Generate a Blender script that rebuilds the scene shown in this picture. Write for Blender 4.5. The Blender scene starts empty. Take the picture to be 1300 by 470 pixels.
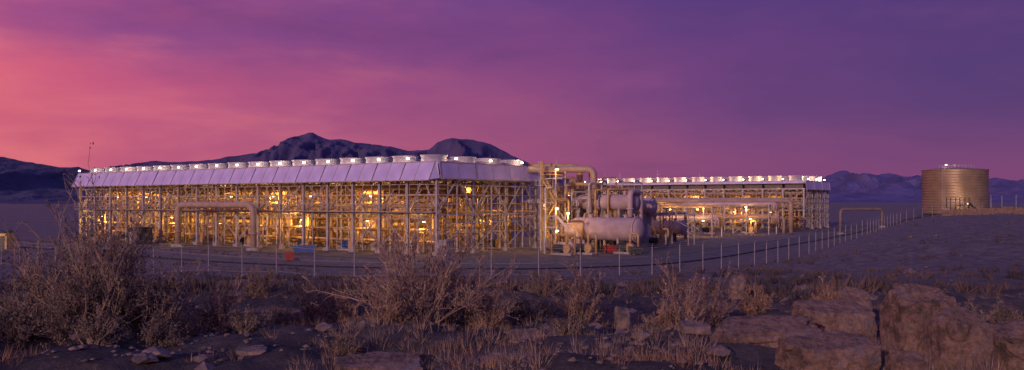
import bpy, bmesh, math, random
import numpy as np
from mathutils import Vector, Matrix, noise as mnoise
random.seed(7); rng=np.random.default_rng(7)
scene=bpy.context.scene
COL=scene.collection
scene.view_settings.view_transform='Standard'
scene.view_settings.look='None'
scene.view_settings.exposure=0
F=1126.0; EYE=7.2; HZ=256.0
def lin(r,g,b):
    o=[]
    for c in (r,g,b):
        c/=255.0
        o.append(c/12.92 if c<=0.04045 else ((c+0.055)/1.055)**2.4)
    return (o[0],o[1],o[2],1)
# ---------------------------------------------------------------- noise / terrain
TAB=rng.random((256,256))
def vn(x,y,s=0):
    x=np.asarray(x,float)+s*17.3; y=np.asarray(y,float)+s*9.7
    xi=np.floor(x).astype(int); yi=np.floor(y).astype(int)
    fx=x-xi; fy=y-yi
    fx=fx*fx*fx*(fx*(fx*6-15)+10); fy=fy*fy*fy*(fy*(fy*6-15)+10)
    a=TAB[xi&255,yi&255]; b=TAB[(xi+1)&255,yi&255]; c=TAB[xi&255,(yi+1)&255]; d=TAB[(xi+1)&255,(yi+1)&255]
    return (a*(1-fx)+b*fx)*(1-fy)+(c*(1-fx)+d*fx)*fy
def fbm(x,y,o=4,s=0):
    t=0;a=1;n=0
    for i in range(o):
        t=t+a*vn(x*2**i,y*2**i,s+i); n+=a; a*=.5
    return t/n
def ss(a,b,v):
    t=np.clip((np.asarray(v,float)-a)/(b-a),0,1); return t*t*(3-2*t)
def H(x,y):
    x=np.asarray(x,float); y=np.asarray(y,float)
    base=np.interp(y,[-60,9,16,25,40,73,95],[6.0,5.5,5.15,4.55,3.2,1.0,0.0])
    b=24+(y-100)*0.47
    hill=4.3*ss(0,30,x-b)*ss(40,110,y)*(1-ss(330,700,y))*(1-ss(300,800,x))
    near=1-ss(22,60,y)
    mid=ss(30,60,y)*(1-ss(82,100,y))+ss(0.3,1.5,hill)*ss(60,90,y)
    z=base+hill
    z=z+near*(0.9*(fbm(x/4.0,y/4.0,3,1)-.5)+0.34*(fbm(x/0.8,y/0.8,4,2)-.5))
    z=z+mid*0.9*(fbm(x/8.0,y/8.0,5,3)-.5)
    # unseen hillock added behind the viewpoint to throw shade on the left foreground
    z=z+5.0*np.exp(-((x+17)/8.0)**2-((y+13)/4.5)**2)
    # bank beside the tank
    z=z+1.3*ss(100,108,x)*(1-ss(190,230,x))*np.exp(-((y-203)/6.0)**2)
    return z
def h(x,y): return float(H(x,y))
def W(px,depth): return ((px-650)/F*depth, depth)

# ---------------------------------------------------------------- materials
def newmat(name):
    m=bpy.data.materials.new(name); m.use_nodes=True
    return m,m.node_tree.nodes,m.node_tree.links,m.node_tree.nodes['Principled BSDF']
def mat(name,c1,c2=None,scale=3.0,rough=.7,metal=0.0,bump=0.0,detail=5,bscale=None,coord='Object',dist=.02):
    m,n,l,p=newmat(name)
    c2=c2 or tuple(v*.7 for v in c1)
    tc=n.new('ShaderNodeTexCoord')
    nz=n.new('ShaderNodeTexNoise'); nz.inputs['Scale'].default_value=scale; nz.inputs['Detail'].default_value=detail
    l.new(tc.outputs[coord],nz.inputs['Vector'])
    cr=n.new('ShaderNodeValToRGB'); cr.color_ramp.elements[0].position=.35; cr.color_ramp.elements[1].position=.65
    cr.color_ramp.elements[0].color=(*c2[:3],1); cr.color_ramp.elements[1].color=(*c1[:3],1)
    l.new(nz.outputs['Fac'],cr.inputs['Fac']); l.new(cr.outputs['Color'],p.inputs['Base Color'])
    p.inputs['Roughness'].default_value=rough; p.inputs['Metallic'].default_value=metal
    if bump>0:
        n2=n.new('ShaderNodeTexNoise'); n2.inputs['Scale'].default_value=bscale or scale*4; n2.inputs['Detail'].default_value=8
        l.new(tc.outputs[coord],n2.inputs['Vector'])
        b=n.new('ShaderNodeBump'); b.inputs['Strength'].default_value=bump; b.inputs['Distance'].default_value=dist
        l.new(n2.outputs['Fac'],b.inputs['Height']); l.new(b.outputs['Normal'],p.inputs['Normal'])
    return m
def emat(name,c,s):
    m,n,l,p=newmat(name)
    p.inputs['Base Color'].default_value=(.8,.8,.8,1)
    p.inputs['Emission Color'].default_value=(*c,1); p.inputs['Emission Strength'].default_value=s
    m.cycles.emission_sampling='NONE'
    return m
M_steel=mat('galvanised_steel',(.54,.50,.51),(.33,.30,.31),1.2,.5,.15)
M_post=mat('dull_fence_steel',(.42,.39,.43),(.28,.26,.29),1.2,.6,.2)
M_white=mat('lilac_painted_panel',(.66,.57,.88),(.50,.43,.70),.4,.55)
M_ring=mat('white_fan_ring_paint',(.54,.49,.58),(.38,.35,.43),.8,.5)
M_tan=mat('tan_painted_steel',(.58,.38,.18),(.36,.22,.10),1.0,.5,.0)
M_brown=mat('light_tan_pipe_paint',(.44,.32,.24),(.34,.24,.18),1.0,.55,.0)
M_dull=mat('dull_brown_pipe_paint',(.24,.18,.15),(.17,.13,.11),1.0,.6,.0)
M_grey=mat('matte_pinkish_vessel_paint',(.54,.41,.42),(.40,.30,.31),.7,.7,.0)
M_fin=mat('finned_tube_aluminium',(.26,.23,.22),(.13,.11,.10),6,.6,.4)
M_conc=mat('concrete',(.40,.36,.35),(.26,.23,.23),2,.9,0,.3)
M_kerb=mat('dusty_kerb',(.20,.17,.17),(.12,.10,.105),2,.9,0,.3)
M_dark=mat('dark_machine_paint',(.07,.08,.07),(.04,.04,.04),2,.6)
M_blue=mat('blue_paint',(.05,.12,.40),(.04,.08,.25),2,.5)
M_red=mat('red_paint',(.40,.04,.03),(.26,.03,.02),2,.5)
M_yellow=mat('faded_yellow_paint',(.60,.42,.17),(.42,.29,.11),2,.5)
M_lamp=emat('warm_lamp_lens',(1,.66,.28),8)
M_lampw=emat('bright_lamp_lens',(1,.84,.58),14)

# ---------------------------------------------------------------- mesh builder
class MB:
    def __init__(s): s.v=[]; s.f=[]
    def add(s,v,f):
        o=len(s.v); s.v+= [tuple(p) for p in v]; s.f+=[tuple(i+o for i in q) for q in f]; return s
    def box(s,c,d):
        x,y,z=c; a,b,e=d[0]/2,d[1]/2,d[2]/2
        return s.add([(x-a,y-b,z-e),(x+a,y-b,z-e),(x+a,y+b,z-e),(x-a,y+b,z-e),(x-a,y-b,z+e),(x+a,y-b,z+e),(x+a,y+b,z+e),(x-a,y+b,z+e)],
              [(0,3,2,1),(4,5,6,7),(0,1,5,4),(1,2,6,5),(2,3,7,6),(3,0,4,7)])
    def beam(s,p,q,w,hh=None):
        hh=hh or w; p=Vector(p); q=Vector(q); d=(q-p).normalized()
        up=Vector((0,0,1)) if abs(d.z)<.98 else Vector((1,0,0))
        a=d.cross(up).normalized()*w/2; b=a.cross(d).normalized()*hh/2
        v=[p-a-b,p+a-b,p+a+b,p-a+b,q-a-b,q+a-b,q+a+b,q-a+b]
        return s.add(v,[(0,1,2,3),(7,6,5,4),(0,4,5,1),(1,5,6,2),(2,6,7,3),(3,7,4,0)])
    def tube(s,pts,r,seg=10,caps=True):
        pts=[Vector(p) for p in pts]; n=len(pts)
        rs=r if isinstance(r,(list,tuple)) else [r]*n
        d0=(pts[1]-pts[0]).normalized()
        up=Vector((0,0,1)) if abs(d0.z)<.9 else Vector((1,0,0))
        a=d0.cross(up).normalized(); v=[]
        for i in range(n):
            if i==0: d=d0
            elif i==n-1: d=(pts[i]-pts[i-1]).normalized()
            else:
                d=(pts[i+1]-pts[i]).normalized()+(pts[i]-pts[i-1]).normalized()
                d=d.normalized() if d.length>1e-6 else (pts[i]-pts[i-1]).normalized()
            a=(a-d*a.dot(d)).normalized(); b=d.cross(a)
            for k in range(seg):
                t=2*math.pi*k/seg; v.append(pts[i]+(a*math.cos(t)+b*math.sin(t))*rs[i])
        f=[]
        for i in range(n-1):
            for k in range(seg):
                k2=(k+1)%seg; f.append((i*seg+k,i*seg+k2,(i+1)*seg+k2,(i+1)*seg+k))
        if caps:
            f.append(tuple(range(seg-1,-1,-1))); f.append(tuple((n-1)*seg+k for k in range(seg)))
        return s.add(v,f)
    def pipe(s,pts,r,seg=10,bend=None,flanges=True):
        bend=bend or r*2.2; pts=[Vector(p) for p in pts]; out=[pts[0]]
        for i in range(1,len(pts)-1):
            a=(pts[i-1]-pts[i]); b=(pts[i+1]-pts[i]); q=min(bend,a.length*.45,b.length*.45)
            A=pts[i]+a.normalized()*q; B=pts[i]+b.normalized()*q
            for k in range(6):
                t=k/5; out.append(A*(1-t)**2+pts[i]*2*t*(1-t)+B*t*t)
        out.append(pts[-1]); s.tube(out,r,seg)
        if flanges:
            for i in (0,len(out)-2):
                A=out[i];B=out[i+1]; L=(B-A).length
                if L>r*4:
                    d=(B-A)/L; c=A+d*(L*.5); s.tube([c-d*r*.25,c+d*r*.25],r*1.35,seg)
        return s
    def mesh(s,name,m,smooth=False):
        me=bpy.data.meshes.new(name); me.from_pydata(s.v,[],s.f); me.update()
        me.materials.append(m)
        if smooth:
            me.polygons.foreach_set('use_smooth',[len(p.vertices)<=4 for p in me.polygons])
        return me
def thing(name,label,cat,loc=(0,0,0),rz=0,group=None):
    o=bpy.data.objects.new(name,None); o.empty_display_size=.5; COL.objects.link(o)
    o.location=loc; o.rotation_euler=(0,0,rz); o['label']=label; o['category']=cat
    if group: o['group']=group
    return o
def part(name,me,parent,m=None,loc=(0,0,0),smooth=False,rz=0):
    if isinstance(me,MB): me=me.mesh(name,m,smooth)
    o=bpy.data.objects.new(name,me); COL.objects.link(o); o.parent=parent; o.location=loc; o.rotation_euler=(0,0,rz)
    return o
def solo(name,me,label,cat,loc=(0,0,0),rz=0,group=None,kind=None):
    o=bpy.data.objects.new(name,me); COL.objects.link(o); o.location=loc; o.rotation_euler=(0,0,rz)
    if kind: o['kind']=kind
    if label: o['label']=label
    if cat: o['category']=cat
    if group: o['group']=group
    return o
def plight(loc,parent,P,c=(1,.52,.13),r=.25):
    L=bpy.data.lights.new('lamp_glow','POINT'); L.energy=P; L.color=c; L.shadow_soft_size=r
    o=bpy.data.objects.new('lamp_glow',L); COL.objects.link(o); o.parent=parent; o.location=loc; return o

# ---------------------------------------------------------------- ground
def grid_mesh(name,X,Y,Z,m,smooth=True):
    nr,nc=X.shape
    v=np.stack([X,Y,Z],-1).reshape(-1,3).astype(np.float32)
    i=np.arange(nr-1)[:,None]*nc+np.arange(nc-1)[None,:]
    q=np.stack([i,i+1,i+nc+1,i+nc],-1).reshape(-1,4)
    me=bpy.data.meshes.new(name); me.vertices.add(len(v)); me.vertices.foreach_set('co',v.ravel())
    me.loops.add(q.size); me.loops.foreach_set('vertex_index',q.ravel().astype(np.int32))
    me.polygons.add(len(q)); me.polygons.foreach_set('loop_start',(np.arange(len(q))*4).astype(np.int32))
    me.update(calc_edges=True); me.validate()
    me.materials.append(m)
    if smooth: me.polygons.foreach_set('use_smooth',np.ones(len(q),bool))
    return me
m,n,l,p=newmat('desert_soil'); M_ground=m
g=n.new('ShaderNodeNewGeometry'); sep=n.new('ShaderNodeSeparateXYZ'); l.new(g.outputs['Position'],sep.inputs[0])
def nz(scale,det=6,rough=.6):
    q=n.new('ShaderNodeTexNoise'); q.inputs['Scale'].default_value=scale; q.inputs['Detail'].default_value=det; q.inputs['Roughness'].default_value=rough
    l.new(g.outputs['Position'],q.inputs['Vector']); return q
def ramp(src,p0,c0,p1,c1):
    r=n.new('ShaderNodeValToRGB'); r.color_ramp.elements[0].position=p0; r.color_ramp.elements[0].color=(*c0,1)
    r.color_ramp.elements[1].position=p1; r.color_ramp.elements[1].color=(*c1,1); l.new(src,r.inputs['Fac']); return r
def mix(f,a,b):
    x=n.new('ShaderNodeMix'); x.data_type='RGBA'
    l.new(f,x.inputs[0]); l.new(a,x.inputs[6]); l.new(b,x.inputs[7]); return x.outputs[2]
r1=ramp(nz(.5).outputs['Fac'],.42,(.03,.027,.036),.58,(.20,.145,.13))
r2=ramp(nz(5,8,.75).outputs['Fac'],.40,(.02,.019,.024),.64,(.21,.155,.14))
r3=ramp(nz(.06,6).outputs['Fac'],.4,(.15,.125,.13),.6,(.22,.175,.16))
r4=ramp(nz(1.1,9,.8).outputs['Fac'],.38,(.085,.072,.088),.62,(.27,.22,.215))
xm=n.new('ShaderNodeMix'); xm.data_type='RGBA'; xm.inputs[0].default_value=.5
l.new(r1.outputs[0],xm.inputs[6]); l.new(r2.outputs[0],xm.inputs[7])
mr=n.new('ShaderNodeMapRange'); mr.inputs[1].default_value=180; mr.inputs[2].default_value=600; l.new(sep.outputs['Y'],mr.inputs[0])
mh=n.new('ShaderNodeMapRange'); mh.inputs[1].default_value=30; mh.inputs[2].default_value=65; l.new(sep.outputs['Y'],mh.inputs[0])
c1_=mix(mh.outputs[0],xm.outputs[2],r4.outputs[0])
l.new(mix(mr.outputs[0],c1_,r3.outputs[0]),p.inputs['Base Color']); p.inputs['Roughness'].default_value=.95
bn=nz(7,10,.75); b=n.new('ShaderNodeBump'); b.inputs['Strength'].default_value=1; b.inputs['Distance'].default_value=.12
l.new(bn.outputs['Fac'],b.inputs['Height'])
bn2=nz(.8,8,.7); b2=n.new('ShaderNodeBump'); b2.inputs['Strength'].default_value=.9; b2.inputs['Distance'].default_value=.5
l.new(bn2.outputs['Fac'],b2.inputs['Height']); l.new(b.outputs['Normal'],b2.inputs['Normal']); l.new(b2.outputs['Normal'],p.inputs['Normal'])
u=np.linspace(-1,1,700); xs=6*np.sinh(8.2*u)
vv=np.linspace(math.asinh(-72/8),math.asinh(1500),600); ys=12+8*np.sinh(vv)
X,Y=np.meshgrid(xs,ys)
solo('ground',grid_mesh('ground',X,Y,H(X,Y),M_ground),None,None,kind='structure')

# ---------------------------------------------------------------- gravel pad and road
A0=math.atan2(-.578,.816)
O1=Vector((-81.7,167.9,0)); AX=Vector((.816,-.578,0)); AY=Vector((.578,.816,0))
M_pad=mat('plant_gravel',(.17,.14,.125),(.09,.075,.07),.35,.95,0,.6,6,6,dist=.05)
M_road=mat('compacted_gravel_road',(.14,.12,.13),(.08,.07,.08),.4,.9,0,.4,6,8)
def quadsheet(name,o,xr,yr,dz,m,nx=40,ny=20):
    U,V=np.meshgrid(np.linspace(*xr,nx),np.linspace(*yr,ny))
    XX=o.x+AX.x*U+AY.x*V; YY=o.y+AX.y*U+AY.y*V
    return solo(name,grid_mesh(name,XX,YY,H(XX,YY)+dz,m),None,None,kind='structure')
quadsheet('gravel_pad',O1,(-8,112),(-9,55),.05,M_pad)
quadsheet('gravel_pad',Vector((26.7,258.5,0)),(-28,66),(-14,40),.056,M_pad)
def catmull(P,n=12):
    P=[P[0]]+list(P)+[P[-1]]; out=[]
    for i in range(1,len(P)-2):
        a,b,c,d=[Vector(q) for q in P[i-1:i+3]]
        for k in range(n):
            t=k/n; out.append(.5*((2*b)+(c-a)*t+(2*a-5*b+4*c-d)*t*t+(3*b-a-3*c+d)*t**3))
    out.append(Vector(P[-2])); return out
def strip(name,pts,offs,dz,m,kind='structure'):
    C=catmull(pts); XX=[];YY=[]
    for i,c in enumerate(C):
        d=(C[min(i+1,len(C)-1)]-C[max(i-1,0)]).normalized(); nn=Vector((-d.y,d.x))
        XX.append([c.x+nn.x*o for o in offs]); YY.append([c.y+nn.y*o for o in offs])
    XX=np.array(XX);YY=np.array(YY); Z=H(XX,YY)+np.array(dz)
    return solo(name,grid_mesh(name,XX,YY,Z,m,False),None,None,kind=kind)
RP=[(-150,190),(-95,155),(-62,131),(-38,111),(-20,100.5),(-6,97.5),(8,99),(22,112),(50,158),(80,198),(104,222),(118,250)]
strip('gravel_road',RP,[3.2,1.5,0,-1.5,-3.2],.14,M_road)
strip('kerb',RP,[3.55,3.5,3.25,3.2],[0,.24,.24,0],M_kerb)

# ---------------------------------------------------------------- mountains
def mountain(name,prof,D,front,back,m,seed,jag=.05,nu=520,nv=60):
    px=np.linspace(prof[0][0],prof[-1][0],nu)
    py=np.interp(px,[q[0] for q in prof],[q[1] for q in prof])
    hz=(HZ-py)/F*D+EYE
    xx=(px-650)/F*D
    hz=hz+ ((1-np.abs(2*fbm(xx/220,xx*0+3,5,seed)-1))-.75)*jag*hz.max()*np.clip(hz/hz.max(),0,1)
    T=np.concatenate([np.linspace(-1,0,nv),np.linspace(0,1,14)[1:]])
    XX=np.repeat(xx[None],len(T),0); TT=T[:,None]
    YY=D+np.where(TT<0,TT*front,TT*back)+0*XX
    e=np.clip(1-np.abs(TT),0,1)**1.15
    wx=XX+180*(fbm(XX/500,YY/500,3,seed+7)-.5)
    rd=1-np.abs(2*fbm(wx/260,YY/900,5,seed+2)-1)*1.6
    Z=hz[None]*(e*(1+ (rd-.75)*1.1*np.clip(np.abs(TT)*3,0,1)*(np.abs(TT)<1)))
    Z=np.minimum(Z, hz[None]*(D+np.where(TT<0,TT*front,0))/D*.985+ (np.abs(TT)<.001)*1e9)
    Z=np.minimum(Z,hz[None]*1.0)
    Z=Z-np.where(np.abs(TT)>.97,25,3)
    return solo(name,grid_mesh(name,XX,YY,Z,m),None,None,kind='structure')
def mmat(name,c1,c2): return mat(name,c1,c2,.004,1,0,.9,8,.03,'Object',14)  # bluish-purple base colours stand in for aerial haze over the rock
mountain('mountain',[(-500,215),(-300,190),(-100,196),(0,199),(40,205),(75,211),(100,212),(130,220),(180,230),(260,244),(330,254),(400,262)],4200,1500,900,mmat('near_hazed_mountain_rock',(.095,.085,.155),(.05,.047,.095)),3,.09)
mountain('mountain',[(40,256),(90,232),(150,211),(190,204),(240,205),(270,202),(290,198),(330,194),(360,185),(378,172),(397,168),(415,176),(432,176),(450,181),(480,184),(500,187),(520,191),(545,189),(556,180),(575,175),(600,177),(622,183),(650,197),(665,203),(700,220),(760,236),(860,248),(950,258)],6500,1900,1200,mmat('far_hazed_mountain_rock',(.13,.095,.20),(.075,.058,.14)),11,.05)
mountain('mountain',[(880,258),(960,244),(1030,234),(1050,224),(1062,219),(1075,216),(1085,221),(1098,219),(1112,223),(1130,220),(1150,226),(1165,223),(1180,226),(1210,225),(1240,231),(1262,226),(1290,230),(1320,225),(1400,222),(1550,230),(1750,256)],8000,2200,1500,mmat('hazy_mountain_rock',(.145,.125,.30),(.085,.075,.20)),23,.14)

# ---------------------------------------------------------------- air cooled condenser
def condenser(origin,L,Wd,nb,nf,label,lampP,lamp_dx,topP,full=True):
    T=thing('air_cooled_condenser',label,'industrial building',origin,A0,'air cooled condensers of the plant')
    dx=L/nb; rows=4; dy=Wd/(rows-1)
    cm=MB().box((0,0,5.5),(.14,.36,10)); cm.box((0,.18,5.5),(.38,.06,10)); cm.box((0,-.18,5.5),(.38,.06,10)); cm.box((0,0,.53),(.55,.55,.06)); cm=cm.mesh('column',M_steel)
    fm=MB().box((0,0,.22),(.95,.95,.58)).mesh('concrete_footing',M_conc)
    for i in range(nb+1):
        for j in range(rows):
            part('column',cm,T,loc=(i*dx,j*dy,0)); 
            if j<2 or i>=nb-1: part('concrete_footing',fm,T,loc=(i*dx,j*dy,0))
    part('deck',MB().box((L/2,Wd/2,12.0),(L+.6,Wd+.6,.4)),T,M_steel)
    tb=MB()
    for k in range(8): tb.box((dx/2,Wd/2,10.75+k*.12),(dx-.5-(k%2)*.3,Wd-.8-(k%2)*.3,.1))
    tb=tb.mesh('tube_bundle',M_fin)
    for i in range(nb): part('tube_bundle',tb,T,loc=(i*dx,0,0))
    part('mezzanine_deck',MB().box((L/2,dy*.5,5.62),(L-1,dy*.6,.1)).box((L/2,dy*2.3,5.62),(L-1,dy*.8,.1)),T,M_fin)
    for j in range(rows):
        mb=MB()
        for z,w in ((10.45,.34),(5.7,.3),(8.1,.16),(2.9,.14)):
            if z<3 and j==0: continue
            mb.beam((-.3,j*dy,z),(L+.3,j*dy,z),.2,w)
        part('long_beam',mb,T,M_steel if j%2==0 else M_tan)
    cb=MB()
    for z in (10.15,5.45): cb.beam((0,0,z),(0,Wd,z),.18,.26)
    for j in range(rows-1):
        cb.beam((0,j*dy,5.5),(0,(j+.5)*dy,10.1),.12); cb.beam((0,(j+1)*dy,5.5),(0,(j+.5)*dy,10.1),.12)
    cb=cb.mesh('cross_beam',M_steel)
    for i in range(nb+1): part('cross_beam',cb,T,loc=(i*dx,0,0))
    pats=[]
    for k in range(4):
        mb=MB()
        if k==0:
            mb.beam((0,0,5.8),(dx,0,10.3),.13); mb.beam((dx,.15,5.8),(0,.15,10.3),.13)
        if k==1:
            mb.beam((0,0,5.8),(dx/2,0,10.3),.13); mb.beam((dx,0,5.8),(dx/2,0,10.3),.13); mb.beam((0,0,.9),(dx/2,0,5.5),.13); mb.beam((dx,0,.9),(dx/2,0,5.5),.13)
        if k==2:
            mb.beam((0,0,.9),(dx,0,5.5),.13); mb.beam((dx,.15,.9),(0,.15,5.5),.13); mb.beam((0,0,5.8),(dx/2,0,8.1),.1);mb.beam((dx,0,5.8),(dx/2,0,8.1),.1)
        if k==3:
            mb.beam((0,0,8.1),(dx/2,0,10.3),.1); mb.beam((dx,0,8.1),(dx/2,0,10.3),.1); mb.beam((dx*.5,0,5.7),(dx*.5,0,10.3),.12); mb.beam((dx*.5,0,.5),(dx*.5,0,5.7),.12)
        nz_=6; s=dx/nz_
        for (za,zb) in ((9.5,10.3),(4.9,5.6)):
            mb.beam((0,0,za),(dx,0,za),.09)
            for q in range(nz_):
                mb.beam((q*s,0,za if q%2 else zb),((q+1)*s,0,zb if q%2 else za),.07)
        mb.beam((dx*.33,0,.4),(dx*.33,0,9.5),.11); mb.beam((dx*.67,0,5.7),(dx*.67,0,10.3),.1)
        mb.beam((dx*.33,0,8.1),(0,0,5.8),.08); mb.beam((dx*.67,0,5.8),(dx,0,8.1),.08)
        if k%2: mb.beam((dx*.78,0,.4),(dx*.78,0,4.9),.1); mb.beam((dx*.25,0,3.2),(dx,0,3.2),.1)
        pats.append((mb.mesh('cross_brace',M_steel),mb.mesh('cross_brace',M_tan)))
    for j in range(rows):
        for i in range(nb):
            part('cross_brace',pats[(i*3+j*2+(i//3))%4][0 if j in (0,2) else 1],T,loc=(i*dx,j*dy+.2,0))
    eb=MB()
    for j in range(rows-1):
        y0=j*dy;y1=y0+dy
        eb.beam((0,y0,5.8),(0,(y0+y1)/2,10.3),.14); eb.beam((0,y1,5.8),(0,(y0+y1)/2,10.3),.14)
        eb.beam((0,y0,.8),(0,y1,5.4),.13); eb.beam((.15,y1,.8),(.15,y0,5.4),.13)
        eb.beam((0,(y0+y1)/2,.4),(0,(y0+y1)/2,10.3),.16)
        eb.beam((0,y0+dy*.25,.4),(0,y0+dy*.25,10.3),.09); eb.beam((0,y0+dy*.75,.4),(0,y0+dy*.75,10.3),.09)
    for z in (8.1,2.9,4.3,9.4,6.9): eb.beam((0,0,z),(0,Wd,z),.12)
    eb=eb.mesh('end_brace',M_steel); part('end_brace',eb,T,loc=(L+.25,0,0)); part('end_brace',eb,T,loc=(-.25,0,0))
    def wp(w,slope,z0=10.05):
        mb=MB(); g=.07; z1=12.45
        mb.add([(g,-.35,z1),(w-g,-.35,z1),(w-g,-.35-slope,z0),(g,-.35-slope,z0),(g,-.29,z1),(w-g,-.29,z1),(w-g,-.29-slope,z0),(g,-.29-slope,z0)],
               [(0,3,2,1),(4,5,6,7),(0,1,5,4),(1,2,6,5),(2,3,7,6),(3,0,4,7)])
        return mb.mesh('wind_panel',M_white)
    def rib(w,slope,z0=10.0):
        mb=MB()
        for x in (0,w):
            mb.beam((x,-.38,12.5),(x,-.38-slope,z0),.1,.12)
        mb.beam((w/2,-.33,12.42),(w/2,-.33-slope,z0+.02),.05,.16)
        mb.beam((0,-.42-slope,z0+.02),(w,-.42-slope,z0+.02),.1,.14); mb.beam((0,-.4,12.5),(w,-.4,12.5),.08,.12)
        return mb.mesh('panel_frame',M_steel)
    w1=wp(dx,1.3); r1_=rib(dx,1.3)
    w2=wp(dx,.2,11.9); r2_=rib(dx,.2,11.85)
    for i in range(nb):
        thin=not full
        a=part('wind_panel',w2 if thin else w1,T,loc=(i*dx,0,0)); b=part('panel_frame',r2_ if thin else r1_,a)
    for i in range(nb): part('wind_panel',w1,T,loc=((i+1)*dx,Wd,0),rz=math.pi)
    we=wp(dy,.35,10.3); re_=rib(dy,.35,10.25)
    for j in range(rows-1):
        a=part('wind_panel',we,T,loc=(L,j*dy,0),rz=math.pi/2); part('panel_frame',re_,a)
        a=part('wind_panel',we,T,loc=(0,(j+1)*dy,0),rz=-math.pi/2)
    if full:
        for (sx,x0) in ((1,L),(-1,0)):
            g=MB(); g.add([(x0,-.32,12.45),(x0+sx*.35,-.32,12.4),(x0+sx*.72,-.35,10.3),(x0,-1.66,10.06)],[(0,1,2),(0,2,3)] if sx<0 else [(2,1,0),(3,2,0)]); part('corner_panel',g,T,M_white)
    fy=Wd/nf; R=min(dx,fy)/2*.68; tz=13.5 if full else 13.9
    seg=28; mb=MB(); v=[];f=[]
    prof=[(R*1.1,12.2),(R*1.02,12.6),(R*.98,tz-.3),(R*1.07,tz-.1),(R*1.07,tz),(R*.98,tz),(R*.93,tz-.3),(R*.94,12.2)]
    for (rr,z) in prof:
        for k in range(seg):
            t=2*math.pi*k/seg; v.append((rr*math.cos(t),rr*math.sin(t),z))
    for i in range(len(prof)-1):
        for k in range(seg):
            k2=(k+1)%seg; f.append((i*seg+k,i*seg+k2,(i+1)*seg+k2,(i+1)*seg+k))
    mb.add(v,f)
    shm=mb.mesh('fan_shroud',M_ring,True)
    fb=MB()
    for k in range(6):
        t=k*math.pi/3; c,s_=math.cos(t),math.sin(t)
        fb.add([(c*.25-s_*.12,s_*.25+c*.12,12.95),(c*.25+s_*.12,s_*.25-c*.12,12.85),(c*R*.9+s_*.22,s_*R*.9-c*.22,12.86),(c*R*.9-s_*.22,s_*R*.9+c*.22,12.94)],[(0,1,2,3),(3,2,1,0)])
    fb.tube([(0,0,12.3),(0,0,13.1)],.28,10)
    fb=fb.mesh('fan_rotor',M_dark)
    for i in range(nb):
        for j in range(nf):
            a=part('fan_shroud',shm,T,loc=((i+.5)*dx,(j+.5)*fy-(.5 if j==0 else 0),0)); part('fan_rotor',fb,a)
    part('walkway',MB().box((L/2,-.65,5.78),(L,1.0,.08)),T,M_steel)
    rl=MB()
    for z in (6.3,6.9): rl.beam((0,-1.15,z),(L,-1.15,z),.05)
    for i in range(nb*4+1): rl.beam((i*dx/4,-1.15,5.8),(i*dx/4,-1.15,6.9),.05)
    part('walkway_railing',rl,T,M_steel)
    hd=[(.12,9.2,.40),(.28,8.7,.5),(.42,8.0,.32),(.6,8.9,.5),(.85,8.7,.42),(.06,6.6,.2),(.2,6.5,.28),(.33,4.5,.28),(.1,3.3,.16),(.13,3.3,.1),(.5,6.4,.3),(.7,4.8,.35),(.02,7.4,.12),(.16,1.6,.2),(.38,2.4,.3),(.6,3.6,.3),(.9,6.8,.35),(.95,3.2,.3)]
    for (yy,z,r) in hd:
        mb=MB().tube([(.5,yy*Wd,z),(L-.5,yy*Wd,z)],r,10)
        for k in range(nb): mb.tube([((k+.3)*dx,yy*Wd,z),((k+.3)*dx+.14,yy*Wd,z)],r*1.3,10)
        part('header_pipe',mb,T,M_tan,smooth=True)
    rp=[]
    for k in range(3):
        mb=MB()
        mb.pipe([(.8,.12*Wd,9.2),(.8,.12*Wd,10.7)],.18,8)
        mb.pipe([(2.0+k*.5,.28*Wd,8.7),(2.0+k*.5,.16*Wd,8.7),(2.0+k*.5,.16*Wd,1.0),(2.0+k*.5,.3*Wd,1.0)],.2+.05*k,8)
        mb.pipe([(3.6,.06*Wd,6.6),(3.6,.06*Wd,1.2+k*.7),(4.6,.06*Wd,1.2+k*.7),(4.6,.06*Wd,.2)],.12,8)
        mb.pipe([(1.2,.6*Wd,8.9),(1.2,.45*Wd,7.4),(1.2,.45*Wd,1.5)],.2,8)
        mb.pipe([(3.0,.8*Wd,10.6),(3.0,.8*Wd,2.0),(4.2,.7*Wd,2.0)],.22,8)
        mb.pipe([(2.6,.5*Wd,10.4),(2.6,.5*Wd,5.0+k),(4.4,.5*Wd,5.0+k),(4.4,.5*Wd,.3)],.17,8)
        mb.pipe([(.5,.2*Wd,6.5),(.5,.2*Wd,.3)],.14,8)
        mb.pipe([(3.3,.24*Wd,10.6),(3.3,.24*Wd,7.0),(1.5,.24*Wd,7.0),(1.5,.24*Wd,.5)],.13,8)
        mb.tube([(4.1,.03*Wd,.3),(4.1,.03*Wd,5.5)],.07,6)
        mb.tube([(2.9,.09*Wd,5.5),(2.9,.09*Wd,10.6)],.09,6); mb.tube([(1.1,.35*Wd,.3),(1.1,.35*Wd,10.6)],.12,6)
        for q in range(3): mb.tube([(.7+q*1.4,.9*Wd,.3),(.7+q*1.4,.9*Wd,10.6)],.11,6)
        rp.append(mb.mesh('riser_pipe',M_tan,True))
    for i in range(nb): part('riser_pipe',rp[(i*2+i//4)%3],T,loc=(i*dx,0,0))
    lm=MB().box((0,0,0),(.36,.18,.12)).mesh('lamp',M_lamp)
    xs_=np.arange(lamp_dx/2,L,lamp_dx)
    for i,x in enumerate(xs_):
        for (yy,z,s_) in ((.2,8.0,.9),(.55,9.3,1.3),(.1,4.4,.8),(.45,4.6,1.3),(.85,5.0,1.3)):
            if (i+int(yy*10))%5==4: continue
            xx=x+random.uniform(-2.5,2.5)
            part('lamp',lm,T,loc=(xx,yy*Wd,z)); plight((xx,yy*Wd,z-.5),T,lampP*s_*random.choice((.3,.7,1.0,1.3,1.7)))
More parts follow.
